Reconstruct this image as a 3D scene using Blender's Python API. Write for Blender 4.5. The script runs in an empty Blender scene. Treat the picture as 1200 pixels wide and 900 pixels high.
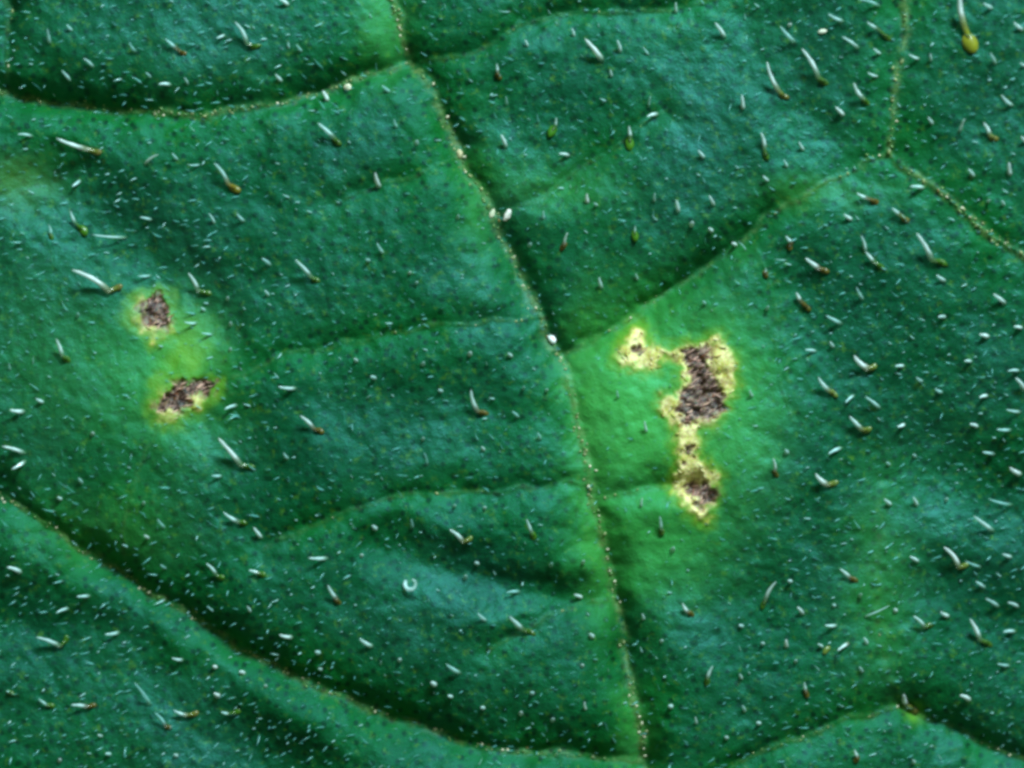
import bpy, math, random
import numpy as np
from mathutils import Vector

# ------------------------------------------------------------------ camera, light, exposure
# one Blender unit = 1 millimetre of leaf; the frame shows a 12 x 9 mm patch
sc = bpy.context.scene
sc.unit_settings.system = 'METRIC'
sc.unit_settings.scale_length = 0.001
CAM_D = 40.0
cam = bpy.data.cameras.new('camera')
cam.sensor_width = 36.0
cam.lens = 36.0 * CAM_D / 12.0
cam.clip_start = 0.5
cam.clip_end = 300.0
cam.dof.use_dof = True
cam.dof.focus_distance = CAM_D + 0.05
cam.dof.aperture_fstop = 0.06
camo = bpy.data.objects.new('camera', cam)
sc.collection.objects.link(camo)
camo.location = (0, 0, CAM_D)
sc.camera = camo

w = bpy.data.worlds.new('World')
sc.world = w
w.use_nodes = True
bg = w.node_tree.nodes['Background']
bg.inputs['Color'].default_value = (0.75, 1.0, 0.55, 1)
bg.inputs['Strength'].default_value = 0.20


def area_lamp(name, direction, dist, size, power, col):
    l = bpy.data.lights.new(name, 'AREA')
    l.shape = 'DISK'
    l.size = size
    l.energy = power
    l.color = col
    o = bpy.data.objects.new(name, l)
    d = Vector(direction).normalized()
    o.location = d * dist
    o.rotation_euler = (-d).to_track_quat('-Z', 'Y').to_euler()
    sc.collection.objects.link(o)
    return o


area_lamp('bench_lamp', (0.42, 0.95, 0.82), 60.0, 14.0, 72000.0, (0.74, 0.95, 1.0))

sc.view_settings.view_transform = 'Standard'
sc.view_settings.look = 'None'
sc.view_settings.exposure = 0.0
sc.view_settings.gamma = 1.0
sc.render.engine = 'CYCLES'
sc.cycles.use_denoising = True
sc.cycles.max_bounces = 6
sc.cycles.filter_width = 3.3

rng = np.random.default_rng(7)
random.seed(7)

# ------------------------------------------------------------------ leaf layout, in photograph pixels (100 px = 1 mm)
MIDRIB = [(405, -240), (425, -120), (462, 0), (480, 65), (500, 95), (520, 140), (540, 185), (565, 225), (582, 260), (600, 300), (622, 350),
          (645, 400), (664, 430), (675, 480), (688, 545), (700, 600), (712, 650), (722, 700), (733, 750), (742, 800), (750, 860),
          (756, 920), (768, 1010), (785, 1140)]
# (points, depth, half width, line half-width, line strength)
VEINS = [
    ([(480, 68), (440, 82), (400, 98), (350, 113), (290, 125), (230, 132), (180, 130), (120, 124), (60, 118), (0, 106), (-90, 80), (-280, 10)], 0.25, 34, 3.2, 0.8),
    ([(2, 108), (8, 60), (6, 0), (0, -90), (-20, -240)], 0.16, 28, 2.5, 0.4),
    ([(486, 70), (520, 68), (560, 55), (610, 30), (660, 16), (720, 12), (800, 8), (880, -20), (960, -90), (1000, -240)], 0.09, 24, 2.2, 0.4),
    ([(662, 414), (700, 394), (740, 370), (780, 345), (830, 308), (870, 280), (900, 255), (950, 225), (1000, 196), (1040, 178)], 0.26, 34, 3.0, 0.55),
    ([(1040, 178), (1045, 130), (1052, 80), (1058, 30), (1060, -40), (1055, -240)], 0.10, 24, 3.5, 0.85),
    ([(1040, 178), (1065, 200), (1095, 225), (1130, 250), (1170, 285), (1250, 330), (1480, 420)], 0.07, 26, 3.5, 0.85),
    ([(638, 368), (600, 372), (550, 378), (500, 383), (440, 395), (390, 405), (330, 412), (290, 435), (245, 448)], 0.085, 26, 2.2, 0.36),
    ([(690, 566), (640, 570), (590, 575), (540, 577), (480, 580), (430, 590), (390, 605), (350, 622), (310, 645)], 0.085, 26, 2.2, 0.36),
    ([(695, 580), (740, 576), (775, 572), (815, 566)], 0.11, 22, 2.2, 0.4),
    ([(722, 703), (690, 710), (650, 722), (610, 740), (570, 765)], 0.10, 26, 2.0, 0.35),
    ([(-280, 395), (-60, 545), (0, 582), (50, 615), (100, 650), (150, 680), (190, 705), (250, 745), (320, 785), (390, 815), (450, 840),
      (540, 872), (600, 880), (660, 886), (720, 892), (753, 897)], 0.25, 40, 3.2, 0.75),
    ([(1065, 832), (1000, 845), (940, 868), (880, 893), (820, 930), (770, 990)], 0.10, 26, 2.5, 0.5),
    ([(1065, 832), (1100, 848), (1140, 865), (1200, 892), (1290, 925), (1480, 980)], 0.20, 28, 2.5, 0.6),
    ([(578, 250), (620, 238), (660, 212), (700, 185), (735, 160), (775, 130)], 0.09, 26, 1.6, 0.3),
    ([(535, 182), (490, 205), (440, 218), (390, 240)], 0.06, 22, 1.6, 0.3),
    ([(880, 272), (898, 310), (910, 370), (915, 430), (926, 490)], 0.012, 18, 2.0, 0.22),
    ([(1065, 832), (1040, 780), (1028, 720), (1030, 650), (1038, 570)], 0.02, 22, 5.0, 0.28),
    ([(190, 495), (168, 530), (152, 580), (140, 640), (150, 680)], 0.03, 22, 2.0, 0.35),
]
# folds of the blade that carry no vein
FOLDS = [
    ([(60, 205), (95, 240), (145, 285), (200, 325), (250, 395)], 0.125, 40),
    ([(-60, 690), (40, 735), (120, 752), (200, 800), (260, 850), (330, 900)], 0.15, 46),
    ([(450, 640), (520, 665), (600, 690), (690, 706)], 0.17, 24),
    ([(255, 500), (285, 570), (300, 640)], 0.07, 36),
    ([(400, 470), (480, 474), (560, 470)], 0.06, 32),
    ([(860, -40), (905, 50), (960, 150), (975, 200)], 0.08, 45),
    ([(930, 300), (960, 370), (1020, 430)], 0.06, 45),
    ([(1040, 520), (1120, 560), (1230, 590)], 0.10, 45),
    ([(1090, 690), (1160, 720), (1240, 760)], 0.07, 40),
    ([(760, 660), (820, 700), (880, 730)], 0.05, 45),
    ([(560, 130), (640, 170), (700, 160)], 0.05, 40),
]


def zp(pts, ox, oy, s):
    return [(ox + x / s, oy + y / s) for x, y in pts]


LES = [
    dict(label='large pale-rimmed dead spot right of the midrib with three dark brown centres',
         outer=zp([(180, 85), (215, 95), (235, 150), (265, 175), (300, 180), (340, 175), (420, 150), (470, 130), (500, 130), (525, 170), (550, 200),
                   (575, 260), (555, 310), (555, 350), (535, 400), (520, 440), (480, 480), (430, 500), (425, 560), (450, 610), (490, 640), (505, 660),
                   (495, 700), (490, 740), (475, 800), (460, 850), (400, 845), (360, 800), (320, 740), (300, 700), (320, 660), (315, 600), (310, 560),
                   (320, 500), (280, 440), (245, 390), (265, 355), (320, 335), (345, 300), (320, 250), (290, 245), (260, 280), (220, 285), (170, 280),
                   (120, 275), (95, 240), (100, 185), (130, 150), (150, 100)], 690, 350, 3.214),
         cores=[zp([(350, 205), (400, 190), (450, 185), (455, 220), (445, 260), (480, 300), (500, 340), (512, 390), (510, 430), (460, 455), (400, 470),
                    (350, 465), (330, 420), (340, 360), (380, 325), (385, 280), (370, 245)], 690, 350, 3.214),
                zp([(360, 700), (400, 680), (440, 690), (480, 720), (485, 750), (450, 790), (430, 790), (400, 755)], 690, 350, 3.214),
                zp([(355, 570), (380, 545), (395, 560), (385, 600), (365, 635)], 690, 350, 3.214),
                zp([(155, 185), (185, 170), (210, 195), (205, 222), (168, 212)], 690, 350, 3.214)]),
    dict(label='small dark dead spot with thin yellow rim, upper one of the two near a bright hair',
         outer=zp([(150, 170), (190, 140), (240, 150), (270, 125), (345, 130), (350, 180), (360, 230), (355, 290), (400, 340), (390, 370), (330, 390),
                   (290, 420), (240, 460), (220, 420), (180, 370), (160, 320), (125, 300), (120, 260), (140, 220)], 120, 310, 4.5),
         cores=[zp([(200, 200), (250, 160), (310, 150), (340, 200), (325, 260), (348, 310), (320, 345), (280, 340), (215, 310), (200, 260)], 120, 310, 4.5)]),
    dict(label='small slanting brown dead spot with ragged yellow rim, lower one of the two',
         outer=zp([(260, 600), (300, 570), (370, 600), (420, 590), (500, 590), (560, 590), (620, 600), (625, 650), (590, 700), (540, 760), (500, 780),
                   (440, 800), (400, 850), (330, 850), (270, 820), (235, 760), (240, 720), (280, 680)], 120, 310, 4.5),
         cores=[zp([(275, 720), (330, 670), (380, 630), (440, 620), (490, 635), (480, 690), (450, 740), (390, 770), (340, 785), (290, 760)], 120, 310, 4.5),
                zp([(470, 625), (540, 605), (590, 625), (570, 660), (520, 690), (470, 690)], 120, 310, 4.5)]),
]
# yellowing of the blade: (x, y, rx, ry, strength of pale green, strength of lime)
HALO = [(740, 470, 58, 95, 1.0, 0.08), (815, 480, 75, 105, 0.65, 0.12), (770, 640, 75, 60, 0.7, 0.0), (850, 400, 40, 45, 0.4, 0.0),
        (870, 500, 45, 80, 0.45, 0.0), (870, 300, 25, 22, 0.2, 0.0),
        (210, 410, 42, 55, 0.6, 0.2), (218, 411, 22, 30, 0.15, 1.0), (150, 430, 60, 60, 0.34, 0.0), (210, 500, 65, 50, 0.32, 0.0),
        (60, 420, 90, 120, 0.2, 0.0), (205, 375, 22, 18, 0.2, 0.6),
        (450, 18, 26, 60, 0.38, 0.06), (690, 470, 22, 110, 0.45, 0.1), (700, 640, 20, 90, 0.3, 0.1), (560, 250, 20, 70, 0.15, 0.05),
        (130, 620, 90, 40, 0.22, 0.06), (640, 220, 80, 30, 0.2, 0.05), (960, 225, 70, 18, 0.10, 0.12),
        (1030, 680, 40, 120, 0.18, 0.05), (1070, 835, 14, 10, 0.2, 0.9), (20, 215, 40, 30, 0.0, 0.35), (740, 860, 20, 45, 0.5, 0.05)]

# ------------------------------------------------------------------ height field and colour masks on a 2 px grid
STEP = 2.0
X0, X1, Y0, Y1 = -250.0, 1450.0, -220.0, 1120.0
gx = np.arange(X0, X1 + 0.1, STEP)
gy = np.arange(Y0, Y1 + 0.1, STEP)
NX, NY = len(gx), len(gy)
GX, GY = np.meshgrid(gx, gy)          # [row (y down), col]


def vnoise(scale, seed):
    r = np.random.default_rng(seed)
    nx, ny = int((X1 - X0) / scale) + 4, int((Y1 - Y0) / scale) + 4
    g = r.random((ny, nx)) * 2 - 1
    fx, fy = (GX - X0) / scale, (GY - Y0) / scale
    ix, iy = fx.astype(int), fy.astype(int)
    tx, ty = fx - ix, fy - iy
    tx = tx * tx * (3 - 2 * tx)
    ty = ty * ty * (3 - 2 * ty)
    a = g[iy, ix] * (1 - tx) + g[iy, ix + 1] * tx
    b = g[iy + 1, ix] * (1 - tx) + g[iy + 1, ix + 1] * tx
    return a * (1 - ty) + b * ty


def smooth_line(pts, n=6):
    """Catmull-Rom through the points"""
    P = [np.array(p, float) for p in pts]
    P = [2 * P[0] - P[1]] + P + [2 * P[-1] - P[-2]]
    out = []
    for i in range(1, len(P) - 2):
        for k in range(n):
            t = k / n
            out.append(0.5 * (2 * P[i] + (P[i + 1] - P[i - 1]) * t + (2 * P[i - 1] - 5 * P[i] + 4 * P[i + 1] - P[i + 2]) * t * t
                              + (3 * P[i] - P[i - 1] - 3 * P[i + 1] + P[i + 2]) * t ** 3))
    out.append(P[-2])
    return np.array(out)


WX = vnoise(26, 11) * 4.0 + vnoise(11, 12) * 1.8
WY = vnoise(26, 13) * 4.0 + vnoise(11, 14) * 1.8


def win(x0, y0, x1, y1):
    return (slice(max(0, int((y0 - Y0) / STEP)), min(NY, int((y1 - Y0) / STEP) + 2)),
            slice(max(0, int((x0 - X0) / STEP)), min(NX, int((x1 - X0) / STEP) + 2)))


def line_distance(pts, R):
    D = np.full(GX.shape, 1e6)
    for (ax, ay), (bx, by) in zip(pts[:-1], pts[1:]):
        s = win(min(ax, bx) - R, min(ay, by) - R, max(ax, bx) + R, max(ay, by) + R)
        px, py = (GX + WX)[s] if False else GX[s] + WX[s], GY[s] + WY[s]
        dx, dy = bx - ax, by - ay
        t = np.clip(((px - ax) * dx + (py - ay) * dy) / max(1e-6, dx * dx + dy * dy), 0, 1)
        D[s] = np.minimum(D[s], np.hypot(px - ax - t * dx, py - ay - t * dy))
    return D


def poly_sdf(poly, pad):
    """signed distance, positive inside; only valid near the polygon"""
    P = np.array(poly)
    s = win(P[:, 0].min() - pad, P[:, 1].min() - pad, P[:, 0].max() + pad, P[:, 1].max() + pad)
    px, py = GX[s] + 0.7 * WX[s] + JX[s], GY[s] + 0.7 * WY[s] + JY[s]
    d = np.full(px.shape, 1e6)
    inside = np.zeros(px.shape, bool)
    n = len(P)
    for i in range(n):
        ax, ay = P[i]
        bx, by = P[(i + 1) % n]
        dx, dy = bx - ax, by - ay
        t = np.clip(((px - ax) * dx + (py - ay) * dy) / (dx * dx + dy * dy), 0, 1)
        d = np.minimum(d, np.hypot(px - ax - t * dx, py - ay - t * dy))
        c = ((ay > py) != (by > py)) & (px < (bx - ax) * (py - ay) / (by - ay + 1e-12) + ax)
        inside ^= c
    out = np.full(GX.shape, -1e3)
    out[s] = np.where(inside, d, -d)
    return out


BEADN = vnoise(45, 77)
JX, JY = vnoise(7, 15) * 4.5, vnoise(7, 16) * 4.5

H = vnoise(330, 1) * 0.08 + vnoise(150, 2) * 0.06 + vnoise(70, 3) * 0.034 + vnoise(34, 4) * 0.020 + vnoise(20, 8) * 0.008
FINE = vnoise(14, 5) * 0.0095 + vnoise(7, 6) * 0.0068 + vnoise(9, 9) * 0.005
H = H + FINE
sx = np.clip((GX - 740) / 560, 0, 1)
H = H - 0.11 * sx * sx * (3 - 2 * sx) * (GY - 450) / 100.0
sl = np.clip((0.55 * (330 - GX) + 0.85 * (GY - 660)) / 260, 0, 3)
H = H - 0.16 * np.where(sl < 1, sl * sl / 2, sl - 0.5)
veinmask = np.zeros(GX.shape)
DMIN = np.full(GX.shape, 1e6)
owner = np.zeros(GX.shape, np.int16)          # 0 blade, 1 midrib, 2.. veins, 100.. lesion rim, 200.. cores


def groove(D, A, wd):
    # cusp near the vein with a broad cushion beyond it
    e = np.sqrt(D * D + 49.0) - 7.0
    return -A * (0.84 * np.exp(-e / (0.42 * wd)) + 0.18 * np.exp(-(D / (1.5 * wd)) ** 2))


LINES = []
grooves = []
for i, v in enumerate([(MIDRIB, 0.30, 36, 4.2, 0.9)] + VEINS):
    pts, A, wd, lw, ls = v
    L = smooth_line(pts)
    LINES.append((L, lw, ls))
    D = line_distance(L, 170)
    mod = 1.0 + 0.35 * vnoise(75, 40 + i)
    if i == 1:
        mod = mod * np.interp(GX, [-50, 20, 130, 200, 300, 370, 480], [.9, 1.15, 1.1, .5, .45, .85, 1.0])
    if i == 4:
        mod = mod * np.interp(GX, [660, 760, 860, 930, 1040], [1.0, 1.0, .8, .35, .2])
    if i in (5, 6):
        mod = mod * 0.6
    if i == 0:
        mod = mod * np.interp(GY, [0, 60, 240, 320, 400, 440, 560, 620, 700, 900], [.45, .75, .8, .9, .85, .35, .35, .8, 1.05, 1.1])
    grooves.append(groove(D, A * 1.25, wd) * mod)
    rid = np.exp(-(D / lw) ** 2)
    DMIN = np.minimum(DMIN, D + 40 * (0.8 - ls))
    H = H + rid * 0.022 * min(1.0, ls + 0.2)
    veinmask = np.maximum(veinmask, min(1.0, 1.1 * ls ** 1.5) * np.exp(-(D / (lw * 1.25)) ** 2))
    owner[(D < lw * 1.5) & (owner == 0)] = 1 + i
for pts, A, wd in FOLDS:
    D = line_distance(smooth_line(pts), 170)
    grooves.append(-1.5 * A * np.exp(-(D / (1.25 * wd)) ** 2) * (1 + 0.3 * vnoise(80, 70)))
G = np.array(grooves)
# soft minimum so that crossing grooves do not pile up
H = H - (np.sum((-G) ** 3, axis=0)) ** (1 / 3)
del G, grooves

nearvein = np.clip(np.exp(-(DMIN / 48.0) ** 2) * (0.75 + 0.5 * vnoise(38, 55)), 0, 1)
wax = np.clip(0.55 + 0.55 * vnoise(95, 56) + 0.30 * vnoise(40, 57) + 0.12 * vnoise(16, 58) - 0.32 * nearvein, 0, 1)
pale = np.zeros(GX.shape)
lime = np.zeros(GX.shape)
for x, y, rx, ry, a, b in HALO:
    q = np.exp(-(((GX + 2.5 * WX - x) / rx) ** 2 + ((GY + 2.5 * WY - y) / ry) ** 2))
    pale = 1 - (1 - pale) * (1 - a * q)
    lime = 1 - (1 - lime) * (1 - b * q)

rim = np.zeros(GX.shape)
rimdeep = np.zeros(GX.shape)
core = np.zeros(GX.shape)
for k, L in enumerate(LES):
    so = poly_sdf(L['outer'], 40)
    scs = np.full(GX.shape, -1e3)
    for n_c, c in enumerate(L['cores']):
        scs = np.maximum(scs, poly_sdf(c, 30) - (3.0 if k == 0 and n_c > 1 else 0.0))
    rough = vnoise(7, 90 + k) * 2.5 + vnoise(4, 95 + k) * 1.6
    patch = 1.0 if k == 0 else np.clip(0.62 + 0.75 * vnoise(13, 120 + k), 0.05, 1.0)
    rim = np.maximum(rim, patch * np.clip((so + rough * 1.3 + (1.0 if k == 0 else -0.5)) / 11.0, 0, 1))
    rimdeep = np.maximum(rimdeep, (1.0 if k == 0 else 0.6) * np.clip((so + rough * 1.5 + 1.0) / 11.0, 0, 1))
    core = np.maximum(core, np.clip((scs + rough * 1.5 + (4.0 if k == 0 else 4.5)) / 7.0, 0, 1))
    lime = np.maximum(lime, 0.75 * np.exp(-(np.clip(-so, 0, 100) / 7.0) ** 2) * (so > -60))
    owner[so > 0] = 100 + k
    for n_c, c in enumerate(L['cores']):
        owner[(scs > 0) & (poly_sdf(c, 30) > 0)] = 200 + 10 * k + n_c
rimz = np.clip(rim - core, 0, 1)
H = H + rimz * (0.012 + 0.011 * vnoise(7, 101) + 0.022 * vnoise(15, 102))
FIB = vnoise(4, 103) * 0.035 + vnoise(8, 104) * 0.045
H = H + core * (-0.045 + FIB)

XW = (GX - 600.0) / 100.0
YW = (450.0 - GY) / 100.0
# analytic normals
dHy, dHx = np.gradient(H, STEP / 100.0)
NRM = np.stack([-dHx, dHy, np.ones_like(H)], axis=-1)
NRM /= np.linalg.norm(NRM, axis=-1, keepdims=True)


def height(px, py):
    fx = np.clip((np.asarray(px, float) - X0) / STEP, 0, NX - 1.001)
    fy = np.clip((np.asarray(py, float) - Y0) / STEP, 0, NY - 1.001)
    ix, iy = fx.astype(int), fy.astype(int)
    tx, ty = fx - ix, fy - iy
    return ((H[iy, ix] * (1 - tx) + H[iy, ix + 1] * tx) * (1 - ty) + (H[iy + 1, ix] * (1 - tx) + H[iy + 1, ix + 1] * tx) * ty)


def sample(A, px, py):
    ix = int(min(NX - 1, max(0, round((px - X0) / STEP))))
    iy = int(min(NY - 1, max(0, round((py - Y0) / STEP))))
    return float(A[iy, ix])


def world(px, py, dz=0.0):
    """leaf-plane millimetres for a pixel position, dz above the blade surface"""
    z = float(height(px, py)) + dz
    return Vector(((px - 600.0) / 100.0, (450.0 - py) / 100.0, z))


# ------------------------------------------------------------------ materials
def nodes_of(name):
    m = bpy.data.materials.new(name)
    m.use_nodes = True
    nt = m.node_tree
    return m, nt, nt.nodes, nt.links, nt.nodes['Principled BSDF']


def rgb_mix(nt, fac, a, b):
    n = nt.nodes.new('ShaderNodeMix')
    n.data_type = 'RGBA'
    for sock, v in ((n.inputs[0], fac), (n.inputs[6], a), (n.inputs[7], b)):
        if isinstance(v, (int, float)):
            sock.default_value = v
        elif isinstance(v, tuple):
            sock.default_value = (*v, 1)
        else:
            nt.links.new(v, sock)
    return n.outputs[2]


def attr(nt, name):
    n = nt.nodes.new('ShaderNodeAttribute')
    n.attribute_name = name
    return n.outputs['Fac']


def noise(nt, coord, scale, detail=3.0, rough=0.55):
    n = nt.nodes.new('ShaderNodeTexNoise')
    n.inputs['Scale'].default_value = scale
    n.inputs['Detail'].default_value = detail
    n.inputs['Roughness'].default_value = rough
    nt.links.new(coord, n.inputs['Vector'])
    return n.outputs['Fac']


def ramp(nt, fac, lo, hi):
    n = nt.nodes.new('ShaderNodeMapRange')
    n.inputs['From Min'].default_value = lo
    n.inputs['From Max'].default_value = hi
    nt.links.new(fac, n.inputs['Value'])
    return n.outputs['Result']


def mul(nt, a, b):
    n = nt.nodes.new('ShaderNodeMath')
    n.operation = 'MULTIPLY'
    for s, v in ((n.inputs[0], a), (n.inputs[1], b)):
        if isinstance(v, (int, float)):
            s.default_value = v
        else:
            nt.links.new(v, s)
    return n.outputs[0]


def make_leaf_material():
    m, nt, N, Lk, bs = nodes_of('leaf_tissue')
    co = N.new('ShaderNodeTexCoord').outputs['Object']
    big = ramp(nt, noise(nt, co, 0.55, 4), 0.35, 0.68)
    mid = ramp(nt, noise(nt, co, 3.0, 4), 0.30, 0.70)
    cell = ramp(nt, noise(nt, co, 16.0, 3, 0.65), 0.32, 0.68)
    g = rgb_mix(nt, big, (0.001, 0.062, 0.018), (0.002, 0.115, 0.016))
    g = rgb_mix(nt, mul(nt, mid, 0.5), g, (0.003, 0.085, 0.034))
    g = rgb_mix(nt, mul(nt, cell, 0.75), g, (0.001, 0.036, 0.006))
    g = rgb_mix(nt, mul(nt, attr(nt, 'nearvein'), 0.55), g, (0.004, 0.135, 0.009))  # greener leaf tone along veins, partly the grooves' shaded green put into colour
    # scattered dark green dots
    vo = N.new('ShaderNodeTexVoronoi')
    vo.voronoi_dimensions = '2D'
    vo.inputs['Scale'].default_value = 5.6
    Lk.new(co, vo.inputs['Vector'])
    dot = N.new('ShaderNodeMapRange')
    dot.inputs['From Min'].default_value = 0.11
    dot.inputs['From Max'].default_value = 0.24
    dot.inputs['To Min'].default_value = 0.92
    dot.inputs['To Max'].default_value = 0.0
    Lk.new(vo.outputs['Distance'], dot.inputs['Value'])
    g = rgb_mix(nt, dot.outputs['Result'], g, (0.001, 0.026, 0.003))
    # sparse olive and rusty flecks of the epidermis
    fl = ramp(nt, noise(nt, co, 11.0, 3, 0.65), 0.58, 0.72)
    g = rgb_mix(nt, mul(nt, fl, 0.85), g, (0.050, 0.16, 0.010))
    fr = ramp(nt, noise(nt, co, 5.3, 3, 0.7), 0.70, 0.80)
    g = rgb_mix(nt, mul(nt, fr, 0.35), g, (0.09, 0.05, 0.008))
    g = rgb_mix(nt, mul(nt, attr(nt, 'pale'), 0.80), g, (0.060, 0.42, 0.075))
    g = rgb_mix(nt, mul(nt, attr(nt, 'lime'), 0.85), g, (0.12, 0.30, 0.008))
    vn = ramp(nt, noise(nt, co, 9.0, 4, 0.75), 0.40, 0.66)
    g = rgb_mix(nt, mul(nt, mul(nt, attr(nt, 'vein'), vn), 0.85), g, (0.17, 0.25, 0.075))
    # dead rim: cream, lime and straw patches
    r1 = ramp(nt, noise(nt, co, 11.0, 4, 0.75), 0.36, 0.62)
    r2 = ramp(nt, noise(nt, co, 7.5, 4, 0.75), 0.47, 0.64)
    deep = ramp(nt, attr(nt, 'rimdeep'), 0.15, 0.85)
    straw = rgb_mix(nt, r1, (0.50, 0.46, 0.07), (0.92, 0.80, 0.40))
    rc = rgb_mix(nt, deep, (0.34, 0.42, 0.02), straw)
    rc = rgb_mix(nt, mul(nt, r2, 0.8), rc, (0.27, 0.15, 0.04))
    g = rgb_mix(nt, attr(nt, 'rim'), g, rc)
    c1 = ramp(nt, noise(nt, co, 15.0, 4, 0.7), 0.36, 0.66)
    c2 = ramp(nt, noise(nt, co, 10.0, 2, 0.6), 0.55, 0.72)
    cc = rgb_mix(nt, c1, (0.045, 0.026, 0.022), (0.33, 0.20, 0.155))
    cc = rgb_mix(nt, mul(nt, c2, 0.7), cc, (0.20, 0.10, 0.03))
    g = rgb_mix(nt, attr(nt, 'core'), g, cc)
    Lk.new(g, bs.inputs['Base Color'])
    dead = attr(nt, 'rim')
    rr = N.new('ShaderNodeMapRange')
    rr.inputs['To Min'].default_value = 0.60
    rr.inputs['To Max'].default_value = 0.62
    Lk.new(dead, rr.inputs['Value'])
    Lk.new(rr.outputs['Result'], bs.inputs['Roughness'])
    sp = N.new('ShaderNodeMapRange')
    sp.inputs['To Min'].default_value = 0.30
    sp.inputs['To Max'].default_value = 0.88
    Lk.new(attr(nt, 'wax'), sp.inputs['Value'])
    Lk.new(sp.outputs['Result'], bs.inputs['Specular IOR Level'])
    bs.inputs['Subsurface Weight'].default_value = 0.40
    bs.inputs['Subsurface Radius'].default_value = (0.35, 1.0, 0.25)
    bs.inputs['Subsurface Scale'].default_value = 0.06
    bs.inputs['Specular Tint'].default_value = (0.22, 0.92, 1.0, 1)
    b1 = N.new('ShaderNodeBump')
    b1.inputs['Strength'].default_value = 0.38
    b1.inputs['Distance'].default_value = 0.03
    Lk.new(noise(nt, co, 30.0, 2, 0.6), b1.inputs['Height'])
    Lk.new(b1.outputs['Normal'], bs.inputs['Normal'])
    return m


def make_col_material(name, rough, spec, trans=0.0, mottled=0.0):
    """colour from the mesh's own 'col' attribute, mottled by noise"""
    m, nt, N, Lk, bs = nodes_of(name)
    a = N.new('ShaderNodeAttribute')
    a.attribute_name = 'col'
    co = N.new('ShaderNodeTexCoord').outputs['Object']
    f = ramp(nt, noise(nt, co, 18.0, 2), 0.35, 0.7)
    dk = N.new('ShaderNodeMix')
    dk.data_type = 'RGBA'
    dk.blend_type = 'MULTIPLY'
    dk.inputs[0].default_value = 1.0
    Lk.new(a.outputs['Color'], dk.inputs[6])
    dk.inputs[7].default_value = (0.55, 0.65, 0.6, 1)
    c = rgb_mix(nt, mul(nt, f, mottled), a.outputs['Color'], dk.outputs[2])
    Lk.new(c, bs.inputs['Base Color'])
    bs.inputs['Roughness'].default_value = rough
    bs.inputs['Specular IOR Level'].default_value = spec
    if trans > 0:
        av = ramp(nt, noise(nt, co, 11.0, 2, 0.6), 0.30, 0.62)
        mr = N.new('ShaderNodeMapRange')
        mr.inputs['To Min'].default_value = 1.0 - trans
        Lk.new(av, mr.inputs['Value'])
        Lk.new(mul(nt, a.outputs['Alpha'], mr.outputs['Result']), bs.inputs['Alpha'])
    return m


M_LEAF = make_leaf_material()
M_HAIR = make_col_material('clear_hair', 0.20, 1.0, 0.35, 0.1)
M_BULB = make_col_material('gland', 0.30, 0.5, 0.25, 0.9)
M_CRUST = make_col_material('dry_crust', 0.5, 0.4, 0.0, 0.8)


# ------------------------------------------------------------------ helpers that link objects
def link(name, me, parent=None, mat=None):
    o = bpy.data.objects.new(name, me)
    sc.collection.objects.link(o)
    if mat is not None and not me.materials:
        me.materials.append(mat)
    if parent is not None:
        o.parent = parent
    return o


class Soup:
    """collects tubes and flakes into one mesh with a vertex colour"""

    def __init__(s):
        s.v, s.f, s.c = [], [], []

    def tube(s, pts, rad, cols, n=6, up=Vector((0, 0, 1))):
        b = len(s.v)
        m = len(pts)
        for i, p in enumerate(pts):
            d = (pts[min(m - 1, i + 1)] - pts[max(0, i - 1)])
            d = d.normalized() if d.length > 1e-9 else Vector((0, 0, 1))
            a = d.cross(up)
            if a.length < 1e-4:
                a = d.cross(Vector((0, 1, 0)))
            a.normalize()
            e = a.cross(d)
            for k in range(n):
                t = 2 * math.pi * k / n
                s.v.append(p + (a * math.cos(t) + e * math.sin(t)) * rad[i])
                s.c.append(cols[i] if len(cols[i]) == 4 else (*cols[i], 1.0))
        for i in range(m - 1):
            for k in range(n):
                k2 = (k + 1) % n
                s.f.append((b + i * n + k, b + i * n + k2, b + (i + 1) * n + k2, b + (i + 1) * n + k))
        s.f.append(tuple(b + k for k in reversed(range(n))))
        s.f.append(tuple(b + (m - 1) * n + k for k in range(n)))

    def blob(s, c, ax, col, nu=6, nv=4, jit=0.15):
        """squashed uneven ball; ax = three half-axis vectors"""
        b = len(s.v)
        col = col if len(col) == 4 else (*col, 1.0)
        s.v.append(c + ax[2]); s.c.append(col)
        for j in range(1, nv):
            th = math.pi * j / nv
            for k in range(nu):
                ph = 2 * math.pi * k / nu
                r = 1 + random.uniform(-jit, jit)
                s.v.append(c + (ax[0] * math.cos(ph) * math.sin(th) + ax[1] * math.sin(ph) * math.sin(th) + ax[2] * math.cos(th)) * r)
                s.c.append(col)
        s.v.append(c - ax[2]); s.c.append(col)
        e = len(s.v) - 1
        for k in range(nu):
            k2 = (k + 1) % nu
            s.f.append((b, b + 1 + k, b + 1 + k2))
            for j in range(nv - 2):
                p = b + 1 + j * nu
                s.f.append((p + k, p + nu + k, p + nu + k2, p + k2))
            p = b + 1 + (nv - 2) * nu
            s.f.append((p + k, e, p + k2))

    def mesh(s, name):
        me = bpy.data.meshes.new(name)
        me.from_pydata([tuple(q) for q in s.v], [], s.f)
        a = me.color_attributes.new('col', 'FLOAT_COLOR', 'POINT')
        a.data.foreach_set('color', np.array(s.c, np.float32).ravel())
        me.polygons.foreach_set('use_smooth', [True] * len(me.polygons))
        me.update()
        return me


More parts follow.
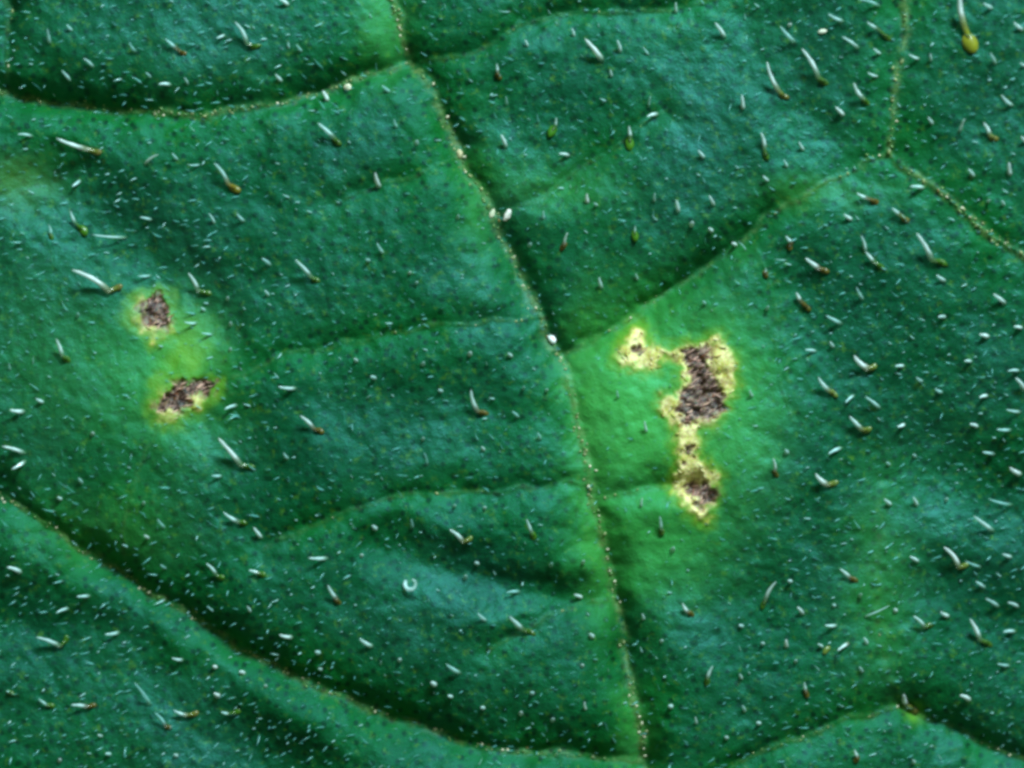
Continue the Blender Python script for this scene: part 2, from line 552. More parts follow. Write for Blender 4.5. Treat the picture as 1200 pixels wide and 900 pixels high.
# ------------------------------------------------------------------ the leaf
leaf = bpy.data.objects.new('leaf', None)
sc.collection.objects.link(leaf)
leaf.location = (0, 0, 0)
leaf['label'] = 'dark green hairy leaf seen very close, with sunken veins and yellow-rimmed brown dead spots'
leaf['category'] = 'leaf'

idx = np.arange(NX * NY).reshape(NY, NX)
quads = np.stack([idx[1:, :-1], idx[1:, 1:], idx[:-1, 1:], idx[:-1, :-1]], axis=-1).reshape(-1, 4)
qown = owner[:-1, :-1].reshape(-1)
ALLV = np.stack([XW, YW, H], axis=-1).reshape(-1, 3)
ALLN = NRM.reshape(-1, 3)
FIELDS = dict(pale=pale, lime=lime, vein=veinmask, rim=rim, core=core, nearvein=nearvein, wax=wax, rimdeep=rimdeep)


def surface_piece(name, mask, parent, extra=None):
    """the part of the leaf skin whose cells are in mask, as one mesh object with the skin's own normals"""
    q = quads[mask]
    used, inv = np.unique(q, return_inverse=True)
    inv = inv.reshape(-1, 4)
    v = ALLV[used]
    nv, nf = len(v), len(q)
    me = bpy.data.meshes.new(name)
    me.vertices.add(nv)
    me.vertices.foreach_set('co', v.astype(np.float32).ravel())
    me.loops.add(nf * 4)
    me.loops.foreach_set('vertex_index', inv.astype(np.int32).ravel())
    me.polygons.add(nf)
    me.polygons.foreach_set('loop_start', np.arange(0, nf * 4, 4, dtype=np.int32))
    me.polygons.foreach_set('use_smooth', np.ones(nf, bool))
    me.update(calc_edges=True)
    for k, A in FIELDS.items():
        at = me.attributes.new(k, 'FLOAT', 'POINT')
        at.data.foreach_set('value', A.reshape(-1)[used].astype(np.float32))
    me.normals_split_custom_set_from_vertices(ALLN[used].astype(np.float32))
    return link(name, me, parent, M_LEAF)


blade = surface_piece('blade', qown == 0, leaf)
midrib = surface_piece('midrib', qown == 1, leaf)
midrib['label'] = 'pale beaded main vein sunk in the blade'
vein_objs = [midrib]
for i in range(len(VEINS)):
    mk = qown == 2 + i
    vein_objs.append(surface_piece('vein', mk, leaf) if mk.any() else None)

# underside of the blade, coarse, 0.3 mm below, with the cut edge closed
def make_underside():
    st = 10
    xs, ys = list(range(0, NX, st)), list(range(0, NY, st))
    if xs[-1] != NX - 1: xs.append(NX - 1)
    if ys[-1] != NY - 1: ys.append(NY - 1)
    v, f = [], []
    for j in ys:
        for i in xs:
            v.append((XW[j, i], YW[j, i], H[j, i] - 0.45))
    n = len(xs)
    for j in range(len(ys) - 1):
        for i in range(n - 1):
            a = j * n + i
            f.append((a, a + 1, a + n + 1, a + n))
    def skirt(cells):
        b = len(v)
        for (j, i) in cells:
            v.append((XW[j, i], YW[j, i], H[j, i] - 0.002))
            v.append((XW[j, i], YW[j, i], H[j, i] - 0.46))
        for k in range(len(cells) - 1):
            p = b + 2 * k
            f.append((p, p + 2, p + 3, p + 1))
    skirt([(0, i) for i in xs]); skirt([(NY - 1, i) for i in xs]); skirt([(j, 0) for j in ys]); skirt([(j, NX - 1) for j in ys])
    me = bpy.data.meshes.new('underside')
    me.from_pydata(v, [], f)
    me.polygons.foreach_set('use_smooth', [True] * len(me.polygons))
    return link('underside', me, leaf, M_LEAF)


make_underside()

# ------------------------------------------------------------------ dead spots: rim, dark centre, dry fibres
def crust(poly_list, n_per_px, parent, kname, dark):
    s = Soup()
    for poly in poly_list:
        P = np.array(poly)
        x0, y0, x1, y1 = P[:, 0].min(), P[:, 1].min(), P[:, 0].max(), P[:, 1].max()
        n = int((x1 - x0) * (y1 - y0) * n_per_px)
        for _ in range(n):
            x, y = random.uniform(x0, x1), random.uniform(y0, y1)
            inside = sample(core, x, y) if dark else sample(rimz, x, y)
            if inside < 0.45:
                continue
            an = math.radians(random.gauss(-32 if dark else random.uniform(-90, 90), 24))
            ln = random.uniform(5, 15) if dark else random.uniform(3.0, 10.0)
            wd = random.uniform(0.004, 0.011)
            dx, dy = math.cos(an) * ln / 2, math.sin(an) * ln / 2
            lift = random.uniform(0.0, 0.025)
            p = [world(x - dx, y - dy, -0.01), world(x + random.uniform(-1, 1), y + random.uniform(-1, 1), lift), world(x + dx, y + dy, random.uniform(-0.015, 0.03))]
            if dark:
                col = random.choice([(0.035, 0.022, 0.026), (0.06, 0.042, 0.046), (0.13, 0.095, 0.10), (0.26, 0.19, 0.18), (0.16, 0.075, 0.03),
                                     (0.022, 0.016, 0.020), (0.09, 0.07, 0.09), (0.40, 0.34, 0.33), (0.30, 0.25, 0.26), (0.18, 0.13, 0.13), (0.5, 0.42, 0.40), (0.62, 0.55, 0.50)])
            else:
                col = random.choice([(0.85, 0.80, 0.46), (0.70, 0.66, 0.24), (0.9, 0.87, 0.62), (0.42, 0.44, 0.05), (0.50, 0.34, 0.12), (0.45, 0.5, 0.08)])
            col = (min(1, col[0] * (1.5 if dark else 1.1)), col[1], col[2] * 0.85)
            s.tube(p, [wd * 0.6, wd, wd * 0.4], [col] * 3, 5)
    if not s.v:
        return None
    o = link(kname, s.mesh(kname), parent, M_CRUST)
    o['kind'] = 'stuff'
    return o


for k, L in enumerate(LES):
    les = surface_piece('dead_spot', qown == 100 + k, leaf)
    les['label'] = L['label']
    for n_c in range(len(L['cores'])):
        mk = qown == 200 + 10 * k + n_c
        if mk.any():
            surface_piece('dark_centre', mk, les)
    crust(L['cores'], 0.045, les, 'dry_fibres', True)
    crust([L['outer']], 0.010, les, 'rim_flakes', False)

# ------------------------------------------------------------------ beads along the veins
def beads(i, parent):
    L, lw, ls = LINES[i]
    s = Soup()
    seg = np.hypot(*(L[1:] - L[:-1]).T)
    cum = np.concatenate([[0], np.cumsum(seg)])
    t = 0.0
    while t < cum[-1]:
        k = min(len(seg) - 1, int(np.searchsorted(cum, t) - 1) if t > 0 else 0)
        u = (t - cum[k]) / max(seg[k], 1e-6)
        p = L[k] * (1 - u) + L[k + 1] * u
        t += random.uniform(1.4, 4.5) / (0.35 + ls)
        if not (-40 < p[0] < 1240 and -40 < p[1] < 940) or random.random() > 0.015 + 0.75 * ls ** 3 * (1 + 0.9 * sample(BEADN, *p)):
            continue
        x = p[0] - sample(WX, *p) + random.gauss(0, lw * 0.75)
        y = p[1] - sample(WY, *p) + random.gauss(0, lw * 0.75)
        if sample(rim, x, y) > 0.5:
            continue
        r = random.uniform(0.007, 0.017) * (0.75 + 0.4 * ls)
        an = random.uniform(0, math.pi)
        e = random.uniform(1.0, 1.9)
        ax = (Vector((math.cos(an), math.sin(an), 0)) * r * e, Vector((-math.sin(an), math.cos(an), 0)) * r, Vector((0, 0, 1)) * r * 0.6)
        q = random.random()
        col = (0.30, 0.36, 0.15) if q < 0.35 else (0.80, 0.74, 0.54) if q < 0.50 else (0.12, 0.26, 0.07) if q < 0.98 else (0.24, 0.16, 0.04)
        s.blob(world(x, y, r * 0.35), ax, col, 6, 4, 0.2)
    if s.v:
        o = link('vein_beads', s.mesh('vein_beads'), parent, M_BULB)
        o['kind'] = 'stuff'


for i in range(len(LINES)):
    if vein_objs[i] is not None:
        beads(i, vein_objs[i])

# ------------------------------------------------------------------ hairs
# tip x, tip y, foot x, foot y, bulb x, bulb y (0 = none), thickness, brightness, bulb kind (g green, y yellow, b brown)
HAIRS = [
    (277, 28, 290, 52, 300, 55, 1.1, .8, 'g'), (195, 47, 208, 58, 215, 63, 1.0, .6, 'b'), (68, 163, 103, 175, 113, 178, 1.2, .95, 'y'),
    (187, 182, 168, 194, 0, 0, .8, .9, ''), (252, 192, 267, 215, 275, 221, 1.1, .7, 'B'), (82, 247, 87, 261, 95, 269, 1.0, .8, 'G'),
    (245, 250, 251, 263, 0, 0, .8, .7, ''), (278, 250, 287, 260, 0, 0, 1.0, .6, ''), (377, 105, 383, 118, 0, 0, 1.4, 1, ''),
    (373, 145, 392, 162, 395, 166, 1.2, .75, 'g'), (58, 36, 59, 53, 0, 0, 1.0, .6, ''), (80, 30, 86, 37, 0, 0, 1, .6, ''), (153, 51, 160, 62, 0, 0, 1, .45, ''),
    (108, 275, 147, 277, 0, 0, .7, .75, ''), (57, 263, 59, 275, 59, 277, .9, .6, 'g'), (100, 70, 110, 80, 0, 0, 1, .7, ''), (73, 83, 82, 95, 0, 0, 1, .7, ''),
    (328, 0, 338, 7, 0, 0, 1.3, .9, ''), (323, 87, 330, 95, 0, 0, 1.2, .85, ''), (255, 46, 264, 41, 0, 0, .9, .8, ''), (348, 53, 354, 61, 0, 0, 1, .5, ''),
    (202, 180, 208, 188, 0, 0, 1, .6, ''), (83, 218, 92, 210, 0, 0, 1.2, .7, ''), (163, 254, 177, 257, 0, 0, .8, .7, ''), (172, 86, 177, 92, 0, 0, .9, .6, ''),
    (217, 92, 220, 100, 0, 0, .9, .7, ''), (187, 100, 201, 100, 0, 0, 1.1, .8, ''), (22, 158, 38, 160, 0, 0, .9, .7, ''),
    (685, 47, 707, 72, 0, 0, 1.5, 1, ''), (670, 33, 673, 43, 0, 0, 1, .8, ''), (723, 48, 727, 62, 0, 0, 1.2, .8, ''), (582, 75, 583, 84, 584, 89, 1, .8, 'b'),
    (615, 47, 618, 55, 0, 0, 1, .8, ''), (587, 158, 593, 173, 0, 0, 1.3, .9, ''), (652, 138, 651, 147, 647, 153, 1, .8, 'G'), (737, 148, 739, 160, 738, 167, 1.1, .9, 'G'),
    (655, 180, 668, 182, 0, 0, 1.1, .9, ''), (758, 137, 772, 133, 0, 0, 1.1, .9, ''), (762, 113, 760, 125, 0, 0, 1, .6, ''), (440, 203, 445, 220, 0, 0, 1.4, 1, ''),
    (688, 227, 689, 238, 0, 0, 1.3, 1, ''), (593, 113, 594, 123, 0, 0, .9, .6, ''), (715, 82, 717, 90, 0, 0, 1, .8, ''), (665, 273, 661, 287, 660, 289, .9, .9, 'b'),
    (744, 265, 744, 272, 744, 276, .8, .7, 'G'), (792, 235, 795, 250, 0, 0, 1.2, .9, ''), (767, 227, 767, 237, 0, 0, 1, .7, ''), (637, 247, 637, 257, 0, 0, 1, .6, ''),
    (447, 100, 457, 108, 0, 0, 1.1, .5, ''), (462, 140, 465, 150, 0, 0, 1, .5, ''), (442, 285, 450, 298, 0, 0, .9, .6, ''), (792, 3, 793, 15, 0, 0, 1.1, .8, ''),
    (837, 28, 850, 45, 0, 0, 1.2, .9, ''), (897, 75, 912, 107, 918, 113, 1.2, .95, 'y'), (937, 60, 958, 92, 965, 97, 1.3, .95, 'g'), (912, 33, 932, 52, 0, 0, 1.1, .6, ''),
    (983, 47, 1005, 60, 0, 0, .9, .8, ''), (967, 20, 987, 28, 0, 0, .9, .7, ''), (1000, 5, 1030, 12, 0, 0, .7, .6, ''), (1012, 30, 1025, 37, 1037, 47, 1, .8, 'g'),
    (997, 100, 1010, 118, 1013, 121, 1.2, .9, 'g'), (977, 127, 988, 137, 0, 0, 1.3, .95, ''), (868, 113, 870, 130, 0, 0, 1.2, .9, ''), (890, 157, 895, 175, 897, 183, 1.2, .9, 'g'),
    (935, 167, 942, 177, 0, 0, 1.1, .8, ''), (817, 177, 825, 186, 0, 0, 1.2, .8, ''), (1119, -8, 1124, 32, 1132, 54, 1.6, 1, 'Y'), (1153, 67, 1162, 80, 0, 0, 1, .7, ''),
    (1085, 67, 1087, 75, 0, 0, 1, .8, ''), (1180, 32, 1193, 40, 0, 0, 1.2, .9, ''), (1125, 142, 1120, 158, 0, 0, 1, .8, ''), (1147, 147, 1155, 160, 1160, 164, 1.2, .9, 'y'),
    (1083, 140, 1090, 148, 0, 0, 1.1, .8, ''), (1177, 193, 1180, 208, 0, 0, 1.3, .95, ''), (1130, 200, 1138, 209, 0, 0, 1.2, .8, ''), (1190, 163, 1198, 170, 0, 0, 1.2, .9, ''),
    (1063, 220, 1082, 221, 0, 0, 1.1, .8, ''), (1002, 227, 1015, 233, 1025, 237, 1.1, .8, 'b'), (987, 252, 998, 258, 0, 0, 1.2, .9, ''), (1043, 245, 1052, 252, 1060, 258, 1.2, .8, 'y'),
    (1070, 275, 1090, 305, 1102, 308, 1.4, .95, 'g'), (830, 230, 837, 242, 0, 0, 1.1, .9, ''), (893, 207, 900, 213, 0, 0, 1.1, .8, ''), (917, 188, 922, 197, 0, 0, 1, .7, ''),
    (920, 277, 927, 284, 925, 289, 1.2, .8, 'b'), (1007, 277, 1013, 297, 0, 0, 1, .8, ''), (1020, 60, 1030, 66, 0, 0, 1, .8, ''), (1060, 67, 1075, 72, 0, 0, .8, .8, ''),
    (1013, 88, 1027, 92, 0, 0, .9, .8, ''), (1145, 10, 1158, 15, 0, 0, 1.1, .8, ''), (1167, 115, 1183, 127, 0, 0, 1, .8, ''), (1188, 78, 1197, 82, 0, 0, 1, .8, ''),
    (87, 317, 127, 341, 136, 337, 1.5, 1, 'y'), (220, 320, 230, 340, 242, 343, 1.2, .9, 'g'), (67, 397, 73, 417, 78, 421, 1.2, .9, 'g'), (347, 305, 365, 325, 370, 328, 1.1, .8, 'g'),
    (307, 303, 317, 312, 0, 0, 1.1, .6, ''), (257, 513, 282, 545, 292, 547, 1.4, 1, 'g'), (353, 487, 368, 502, 375, 505, 1.1, .9, 'b'), (327, 453, 348, 455, 0, 0, 1, .8, ''),
    (2, 523, 28, 532, 0, 0, 1.1, .9, ''), (13, 550, 28, 540, 0, 0, 1.2, .9, ''), (12, 480, 28, 482, 0, 0, 1.3, .9, ''), (42, 467, 50, 472, 0, 0, 1.2, .8, ''),
    (215, 377, 230, 378, 0, 0, .9, .7, ''), (235, 390, 248, 392, 0, 0, .8, .6, ''), (263, 480, 278, 475, 0, 0, 1, .7, ''), (160, 323, 175, 322, 0, 0, .9, .6, ''),
    (92, 560, 95, 567, 0, 0, 1.2, .6, ''), (310, 340, 314, 347, 0, 0, 1.1, .7, ''), (248, 557, 260, 558, 0, 0, 1, .6, ''), (333, 530, 338, 538, 0, 0, 1, .6, ''),
    (552, 457, 560, 482, 567, 484, 1.2, .85, 'b'), (702, 325, 706, 338, 0, 0, 1.2, .8, ''), (745, 320, 748, 328, 0, 0, .9, .7, ''), (630, 507, 633, 515, 0, 0, 1.2, .5, ''),
    (600, 482, 608, 490, 0, 0, 1.1, .5, ''), (755, 493, 758, 507, 0, 0, 1, .8, ''), (753, 583, 752, 595, 0, 0, .9, .8, ''), (723, 457, 725, 467, 0, 0, .9, .6, ''),
    (497, 530, 500, 547, 0, 0, .7, .4, ''), (943, 303, 960, 315, 966, 317, 1.3, .95, 'b'), (1013, 296, 1023, 307, 1031, 313, 1.2, .9, 'g'), (933, 343, 938, 352, 946, 360, 1.3, .95, 'b'),
    (1000, 417, 1018, 432, 1024, 430, 1.6, 1, 'y'), (958, 442, 972, 458, 977, 461, 1.2, .85, 'y'), (995, 488, 1010, 503, 1017, 504, 1.3, .85, 'y'), (955, 555, 970, 568, 977, 567, 1.5, 1, 'y'),
    (1013, 465, 1033, 480, 0, 0, 1, .7, ''), (967, 370, 988, 380, 0, 0, 1.1, .6, ''), (1095, 323, 1107, 330, 0, 0, 1.2, .8, ''), (1160, 345, 1177, 357, 0, 0, 1.2, .9, ''),
    (1145, 392, 1158, 395, 0, 0, 1.4, .95, ''), (1188, 443, 1201, 459, 0, 0, 1.4, .9, ''), (1185, 548, 1201, 557, 0, 0, 1.6, 1, ''), (1137, 497, 1148, 501, 0, 0, 1.3, .9, ''),
    (1037, 585, 1047, 593, 0, 0, 1.4, .8, ''), (1072, 583, 1078, 594, 0, 0, 1.3, .8, ''), (973, 400, 978, 407, 0, 0, 1.2, .8, ''), (878, 457, 882, 465, 0, 0, 1.2, .8, ''),
    (905, 537, 908, 552, 909, 555, 1, .9, 'b'), (970, 532, 988, 525, 0, 0, 1.1, .7, ''), (1002, 337, 1012, 352, 0, 0, 1, .6, ''), (1052, 500, 1062, 497, 0, 0, 1.2, .9, ''),
    (1167, 503, 1187, 504, 0, 0, 1, .6, ''), (1097, 372, 1107, 372, 0, 0, 1.2, .8, ''), (1128, 423, 1138, 424, 0, 0, 1.1, .8, ''), (1185, 383, 1197, 385, 0, 0, 1.2, .9, ''),
    (1147, 466, 1158, 464, 0, 0, 1.2, .9, ''), (1048, 429, 1060, 429, 0, 0, 1.1, .8, ''), (943, 410, 958, 412, 0, 0, 1, .7, ''), (990, 472, 1002, 463, 0, 0, .9, .7, ''),
    (1073, 442, 1082, 447, 0, 0, 1.1, .7, ''), (1095, 455, 1105, 460, 0, 0, 1.1, .6, ''), (1178, 480, 1198, 483, 0, 0, .9, .7, ''), (1153, 530, 1170, 533, 0, 0, 1, .7, ''),
    (1160, 585, 1193, 593, 0, 0, .8, .5, ''), (1178, 435, 1195, 435, 0, 0, .9, .7, ''), (897, 314, 897, 319, 897, 321, 1, .7, 'b'),
    (262, 600, 280, 612, 284, 613, 1.1, .8, 'g'), (297, 618, 306, 632, 0, 0, 1.2, .9, ''), (242, 660, 253, 674, 258, 677, 1, .8, 'g'), (362, 653, 385, 654, 0, 0, 1, .8, ''),
    (385, 685, 395, 702, 396, 705, 1.2, .8, 'b'), (290, 710, 293, 718, 0, 0, 1, .8, ''), (7, 665, 23, 673, 0, 0, 1.3, .85, ''), (40, 748, 67, 760, 73, 752, 1.1, .8, 'g'),
    (43, 820, 53, 829, 56, 829, .9, .7, 'g'), (82, 827, 100, 830, 106, 829, 1.1, .8, 'b'), (202, 833, 217, 840, 225, 839, 1.1, .8, 'y'), (258, 835, 267, 838, 276, 836, 1, .7, 'g'),
    (157, 800, 175, 830, 0, 0, 1, .45, ''), (180, 835, 193, 853, 195, 854, .9, .45, 'b'), (328, 743, 343, 747, 0, 0, 1.2, .9, ''), (88, 700, 103, 700, 0, 0, 1, .7, ''),
    (120, 745, 137, 743, 0, 0, 1.1, .7, ''), (63, 720, 77, 715, 0, 0, 1, .7, ''), (200, 772, 213, 775, 0, 0, 1, .8, ''), (185, 608, 193, 620, 0, 0, 1, .5, ''),
    (292, 668, 303, 672, 307, 673, 1.2, .8, 'g'), (187, 662, 193, 668, 0, 0, .9, .5, ''), (5, 811, 8, 813, 9, 814, 1, .5, 'g'),
    (527, 620, 543, 635, 550, 632, 1.2, .9, 'y'), (617, 608, 623, 625, 625, 628, 1, .8, 'g'), (560, 718, 570, 728, 0, 0, 1.2, .7, ''), (597, 722, 612, 738, 622, 742, 1.4, .8, 'g'),
    (422, 747, 437, 758, 0, 0, 1.3, .8, ''), (523, 777, 540, 790, 0, 0, 1.1, .6, ''), (482, 608, 483, 620, 0, 0, 1, .5, ''), (773, 605, 775, 620, 776, 623, 1, .7, 'g'),
    (673, 698, 683, 703, 0, 0, 1.2, .95, ''), (685, 822, 687, 833, 0, 0, 1, .9, ''), (753, 720, 755, 728, 0, 0, 1.1, .8, ''), (593, 695, 610, 695, 0, 0, .9, .5, ''),
    (1142, 605, 1170, 625, 0, 0, 1.2, .8, ''), (1108, 642, 1128, 667, 1134, 665, 1.4, 1, 'y'), (1133, 658, 1155, 667, 0, 0, .8, .5, ''), (910, 682, 898, 705, 896, 710, 1.1, .9, 'g'),
    (985, 667, 998, 678, 1002, 680, 1.1, .85, 'b'), (1068, 653, 1080, 660, 0, 0, 1.2, .85, ''), (800, 707, 807, 718, 810, 720, 1.2, .9, 'b'), (935, 712, 943, 722, 0, 0, 1.3, .9, ''),
    (922, 750, 923, 760, 0, 0, 1.4, 1, ''), (982, 763, 997, 755, 970, 763, 1.1, .9, 'y'), (959, 755, 966, 760, 0, 0, 1.1, .8, ''), (967, 733, 983, 734, 0, 0, 1, .8, ''),
    (1013, 748, 1018, 757, 0, 0, 1.3, .8, ''), (1072, 723, 1087, 737, 1092, 735, 1.1, .8, 'g'), (1105, 718, 1117, 725, 0, 0, 1.3, .9, ''), (1140, 727, 1153, 752, 1163, 757, 1.4, .95, 'g'),
    (1043, 710, 1013, 725, 0, 0, .6, .7, ''), (1063, 817, 1067, 830, 1076, 836, 1.7, 1, 'y'), (1128, 817, 1142, 825, 0, 0, 1.4, .95, ''), (1003, 880, 1007, 889, 1006, 892, 1.2, .85, 'b'),
    (835, 780, 829, 795, 829, 799, 1.1, .8, 'g'), (943, 800, 945, 810, 946, 814, 1.1, .8, 'b'), (815, 840, 817, 850, 0, 0, 1, .8, ''), (870, 827, 874, 836, 0, 0, 1.1, .7, ''),
    (1008, 782, 1013, 790, 0, 0, 1.1, .7, ''), (1147, 683, 1160, 692, 0, 0, 1.1, .7, ''), (1158, 703, 1177, 715, 0, 0, 1, .7, ''), (1185, 708, 1200, 715, 0, 0, 1.1, .8, ''),
    (1180, 743, 1197, 744, 0, 0, 1.1, .7, ''), (1177, 650, 1190, 655, 0, 0, 1.2, .8, ''), (867, 790, 870, 797, 0, 0, 1.2, .8, ''), (1172, 780, 1190, 784, 0, 0, .9, .6, ''),
]
# upright stubs seen almost from above: x, y, size, brightness
STUBS = [(265, 350, 1.2, .8), (238, 363, 1, .7), (268, 380, 1.3, .8), (268, 410, 1.2, .7), (108, 508, 1.3, .9), (167, 590, 1.3, .7), (70, 585, 1.2, .8), (90, 370, 1.2, .6),
         (488, 332, 1.2, .7), (480, 320, 1.1, .9), (550, 415, 1.5, .9), (600, 417, 1.3, .8), (495, 427, 1.3, .7), (440, 443, 1.3, .7), (418, 423, 1.2, .8), (518, 458, 1.3, .7),
         (613, 455, 1.2, .6), (640, 457, 1.2, .7), (567, 527, 1.2, .8), (495, 515, 1.2, .8), (567, 595, 1.3, .8), (532, 593, 1.2, .7), (827, 355, 1.2, .6), (898, 362, 1.3, .7),
         (923, 530, 1.5, .7), (252, 783, 1.4, 1), (255, 817, 1.5, 1), (285, 790, 1.4, .9), (310, 805, 1.4, .8), (67, 893, 1.3, .9), (128, 885, 1.3, .7), (206, 887, 1.3, .8),
         (118, 864, 1.1, .8), (173, 631, 1.1, .9), (374, 765, 1.6, .7), (376, 785, 1.1, .8), (510, 803, 1.6, .9), (788, 828, 1.5, .8), (440, 620, 1.5, .8), (423, 651, 1.3, .9),
         (560, 661, 1.4, .8), (545, 678, 1.5, .7), (645, 663, 1.3, .6), (683, 660, 1.3, .8), (788, 645, 1.5, .8), (695, 747, 1.6, .8), (775, 752, 1.4, .8), (468, 773, 1.5, .8),
         (610, 838, 1.4, .9), (647, 845, 1.5, .8), (625, 812, 1.4, .7), (567, 830, 1.4, .8), (682, 780, 1.3, .9), (530, 817, 1.2, .8), (853, 865, 1.3, .8), (892, 848, 1.3, .8),
         (1053, 717, 1.5, .9), (872, 735, 1.3, .7), (896, 755, 1.4, .8), (929, 682, 1.4, .8), (980, 710, 1.3, .7), (1009, 699, 1.3, .8), (933, 776, 1.3, .8), (1076, 897, 1.2, .8),
         (924, 30, 1.5, 1), (810, 264, 1.5, .9), (835, 270, 1.4, .9), (864, 286, 1.3, 1), (1154, 237, 1.2, .8), (1173, 241, 1.2, .8), (620, 287, 1.4, .7), (488, 168, 1.5, .7),
         (536, 255, 1.3, .7), (433, 305, 1.2, .6), (700, 240, 1.0, .7), (1045, 545, 1.1, .6), (1076, 535, 1.2, .7), (1112, 587, 1.3, .8)]

BULBCOL = {'g': (0.045, 0.15, 0.012), 'y': (0.15, 0.19, 0.03), 'b': (0.11, 0.085, 0.010), 'Y': (0.24, 0.28, 0.02), 'G': (0.05, 0.17, 0.010), 'B': (0.20, 0.15, 0.012)}
bulb_meshes = {}
for kb, c in BULBCOL.items():
    for var in range(3):
        s = Soup()
        s.blob(Vector((0, 0, 0)), (Vector((1.25, 0, 0)), Vector((0, 0.85, 0)), Vector((0, 0, 0.8))), tuple(q * random.uniform(0.8, 1.2) for q in c), 9, 6, 0.14)
        bulb_meshes[kb, var] = s.mesh('base_bulb')


def hair_color(t, b, root):
    """greenish at the foot, clear white along the shaft; the dimmer hairs are the more see-through"""
    q = max(b, 0.0)
    sh = (0.20 + 0.62 * q ** 1.6, 0.70 + 0.28 * q, 0.70 + 0.30 * q, (0.20 if b < 0 else 0.28 + 0.64 * b) * (1.0 - 0.55 * max(0.0, t - 0.6) / 0.4) * (1.0 if b > 0.97 else 0.55 + 0.45 * min(1.0, t / 0.35)))
    k = min(1.0, max(0.0, (t - 0.10) / 0.25))
    rt = (*root, 0.5)
    return tuple(rt[i] * (1 - k) + sh[i] * k for i in range(4))


def hair_geometry(s, tip, foot, th, b, root, tall, n=6, m=7, bulb=None):
    """a tapered, bowed hair from its bulb or foot on the blade up to its tip"""
    p0 = world(foot[0], foot[1], -0.015)
    p2 = world(tip[0], tip[1], 0.0)
    p2.z = p2.z * 0.5 + p0.z * 0.5 + tall
    p2.z = max(p2.z, float(height(*tip)) + 0.03)
    side = Vector((-(p2 - p0).y, (p2 - p0).x, 0)) * random.uniform(-0.18, 0.18)
    p1 = (p0 + p2) * 0.5 + side + Vector((0, 0, tall * random.uniform(0.05, 0.25)))
    slim = 0.72 + 0.28 * min(1.0, math.hypot(tip[0] - foot[0], tip[1] - foot[1]) / 22.0)
    pts, rad, col = [], [], []
    if bulb is not None:
        pb = world(bulb[0], bulb[1], 0.02)
        p0.z += 0.05
        for f in (0.0, 0.55):
            pts.append(pb.lerp(p0, f) + Vector((0, 0, 0.02 * f)))
            rad.append(0.020 * th)
            col.append((*root, 0.8))
    for i in range(m):
        t = i / (m - 1)
        pts.append(p0 * (1 - t) ** 2 + p1 * 2 * t * (1 - t) + p2 * t * t)
        node = 1.0 + (0.14 if i % 2 else -0.05) + random.uniform(-0.08, 0.08)
        rad.append(0.0215 * th * slim * (1.15 - 0.70 * t) * node * (0.7 if i == 0 and bulb is None else 1.0))
        col.append(hair_color(max(t, 0.12) if bulb is not None else t, b, root))
    rad[-1] *= 0.5
    s.tube(pts, rad, col, n)


for (tx, ty, fx, fy, bx, by, th, b, kb) in HAIRS:
    root = BULBCOL[kb] if kb else (0.10, 0.30, 0.12)
    L = math.hypot(tx - fx, ty - fy) / 100.0
    s = Soup()
    hair_geometry(s, (tx, ty), (fx, fy), th, b, root, 0.05 + L * random.uniform(0.35, 0.6), bulb=(bx, by) if kb and math.hypot(bx - fx, by - fy) < 26 else None)
    o = link('trichome', s.mesh('trichome'), leaf, M_HAIR)
    if kb:
        ang = math.atan2(-(by - fy), bx - fx)
        r = {'Y': 0.095, 'G': 0.068, 'B': 0.062, 'y': 0.046, 'g': 0.046, 'b': 0.042}[kb] * (0.75 + 0.25 * th)
        bo = link('base_bulb', bulb_meshes[kb, random.randrange(3)], o, M_BULB)
        bo.location = world(bx, by, r * 0.12)
        bo.rotation_euler = (0, random.uniform(-0.3, 0.3), ang + random.uniform(-0.3, 0.6))
        bo.scale = (r * random.uniform(0.9, 1.25), r * random.uniform(0.8, 1.0), r * 0.6)
for (x, y, th, b) in STUBS:
    s = Soup()
    a = random.uniform(-0.6, 0.6)
    L = random.uniform(3.0, 6.0)
    hair_geometry(s, (x - L * math.cos(a) * random.choice((1, -0.4)), y - 2.5 + 3 * math.sin(a)), (x, y + 1), th * 1.15, b, (0.10, 0.30, 0.12), random.uniform(0.06, 0.12), 6, 5)
    link('trichome', s.mesh('trichome'), leaf, M_HAIR)

# the curled hair that shows as a ring
s = Soup()
pts = [world(481 + 6.5 * math.cos(t), 684 - 6.5 * math.sin(t), 0.03 + 0.02 * k) for k, t in enumerate(np.linspace(-3.6, 1.2, 9))]
s.tube(pts, [0.024, 0.026, 0.026, 0.025, 0.024, 0.022, 0.02, 0.016, 0.01], [hair_color(min(1, 0.4 + k / 8), .8, (0.1, 0.3, 0.1)) for k in range(9)], 6)
o = link('trichome', s.mesh('trichome'), leaf, M_HAIR)
o['label'] = 'hair curled into a small open ring'

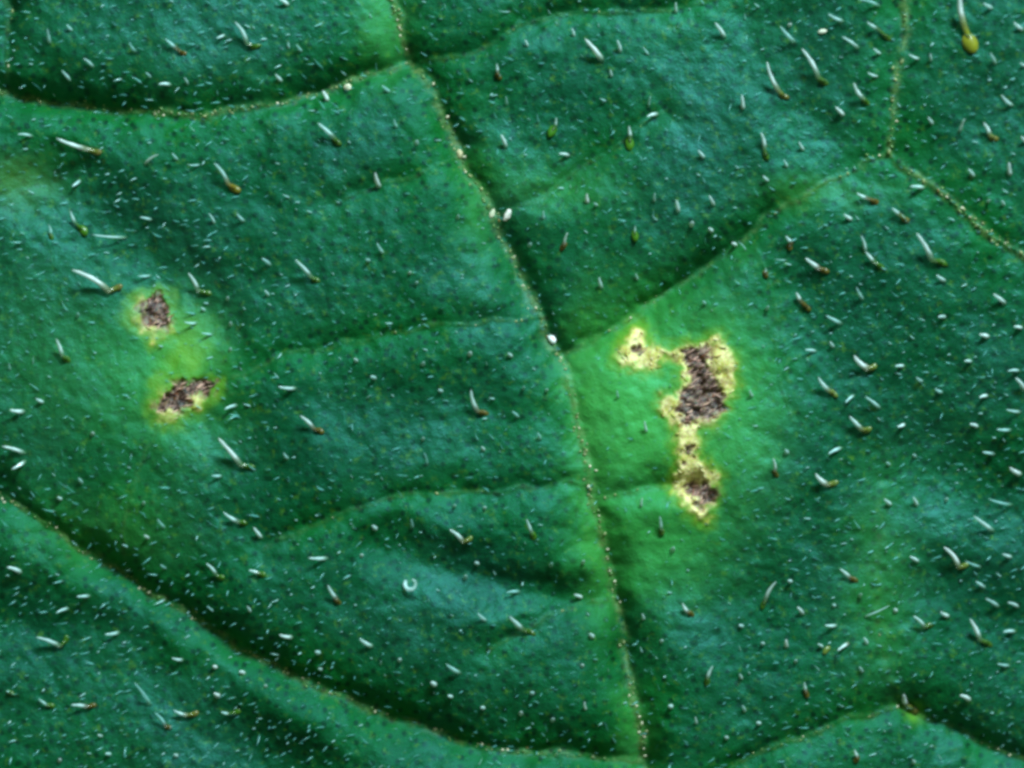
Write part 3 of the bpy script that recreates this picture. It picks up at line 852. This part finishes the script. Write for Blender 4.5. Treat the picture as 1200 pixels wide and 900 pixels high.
# ------------------------------------------------------------------ the countless finer hairs, one part of the leaf
big = np.array([(h[2], h[3]) for h in HAIRS] + [((h[0] + h[2]) / 2, (h[1] + h[3]) / 2) for h in HAIRS] + [(h[0], h[1]) for h in HAIRS] + [(q[0], q[1]) for q in STUBS], float)
s = Soup()
sp = 12.0
yy = Y0 + 20
while yy < Y1 - 20:
    xx = X0 + 20
    while xx < X1 - 20:
        x, y = xx + random.uniform(-7, 7), yy + random.uniform(-7, 7)
        xx += sp
        if np.min((big[:, 0] - x) ** 2 + (big[:, 1] - y) ** 2) < 64 or sample(core, x, y) > 0.2 or sample(rim, x, y) > 0.4:
            continue
        # sparser over the yellowed patch, denser to the right
        keep = 0.72 + 0.30 * sample(BEADN, x, y) - 0.30 * sample(pale, x, y) + 0.18 * min(1, max(0, (x - 850) / 200))
        if random.random() > keep:
            continue
        if x > 880:
            ang = random.gauss(12, 26)
        elif y > 650 and x < 420:
            ang = random.gauss(-18, 26)
        elif x < 300 and y < 330:
            ang = random.gauss(5, 35)
        else:
            ang = random.gauss(35, 45)
        a = math.radians(ang)
        q = random.random()
        ln = random.uniform(3.0, 6.5) if q < 0.6 else random.uniform(6, 11) if q < 0.93 else random.uniform(10, 17)
        if 330 < x < 850 and 180 < y < 860:
            ln *= 0.75
        th = random.uniform(0.32, 0.72)
        b = random.choice((-1, -1, -1, -1, -1, 0.0, 0.0, 0.0, 0.05, 0.1, 0.2, 0.3, 0.6))
        hair_geometry(s, (x - math.cos(a) * ln, y - math.sin(a) * ln), (x, y), th, b, random.choice(((0.03, 0.16, 0.04), (0.03, 0.16, 0.04), (0.14, 0.17, 0.02))),
                      random.uniform(0.02, 0.05) + ln / 100 * 0.35, 5, 4)
    yy += sp
o = link('fine_hairs', s.mesh('fine_hairs'), leaf, M_HAIR)
o['kind'] = 'stuff'

# ------------------------------------------------------------------ loose specks lying on the leaf
def flake(x, y, lx, ly, ang, col, label):
    s = Soup()
    a = math.radians(ang)
    ax = (Vector((math.cos(a), math.sin(a), 0.15)) * lx, Vector((-math.sin(a), math.cos(a), 0.1)) * ly, Vector((0, 0, 1)) * min(lx, ly) * 0.6)
    s.blob(world(x, y, min(lx, ly) * 0.5), ax, col, 7, 5, 0.22)
    me = s.mesh('dust_flake')
    me.polygons.foreach_set('use_smooth', [False] * len(me.polygons))
    o = link('dust_flake', me, None, M_CRUST)
    o['label'] = label
    o['category'] = 'dust flake'


flake(595, 251, 0.085, 0.040, 60, (0.95, 0.88, 0.85), 'pinkish white flake standing just beside the midrib')
flake(577, 249, 0.060, 0.030, 70, (0.80, 0.80, 0.60), 'yellowish flake lying on the midrib next to a whiter flake')
flake(647, 397, 0.065, 0.045, -50, (0.95, 0.97, 1.0), 'bright white speck on the midrib just above the branching of a dark vein')
flake(406, 100, 0.048, 0.042, 20, (0.95, 0.86, 0.66), 'round cream speck on the vein running off the top of the midrib')
flake(962, 39, 0.055, 0.030, 15, (0.95, 0.92, 0.78), 'cream dash-shaped speck among thin hairs in the top corner')
flake(538, 178, 0.035, 0.050, 10, (0.85, 0.72, 0.45), 'straw-coloured grain on the upper midrib')
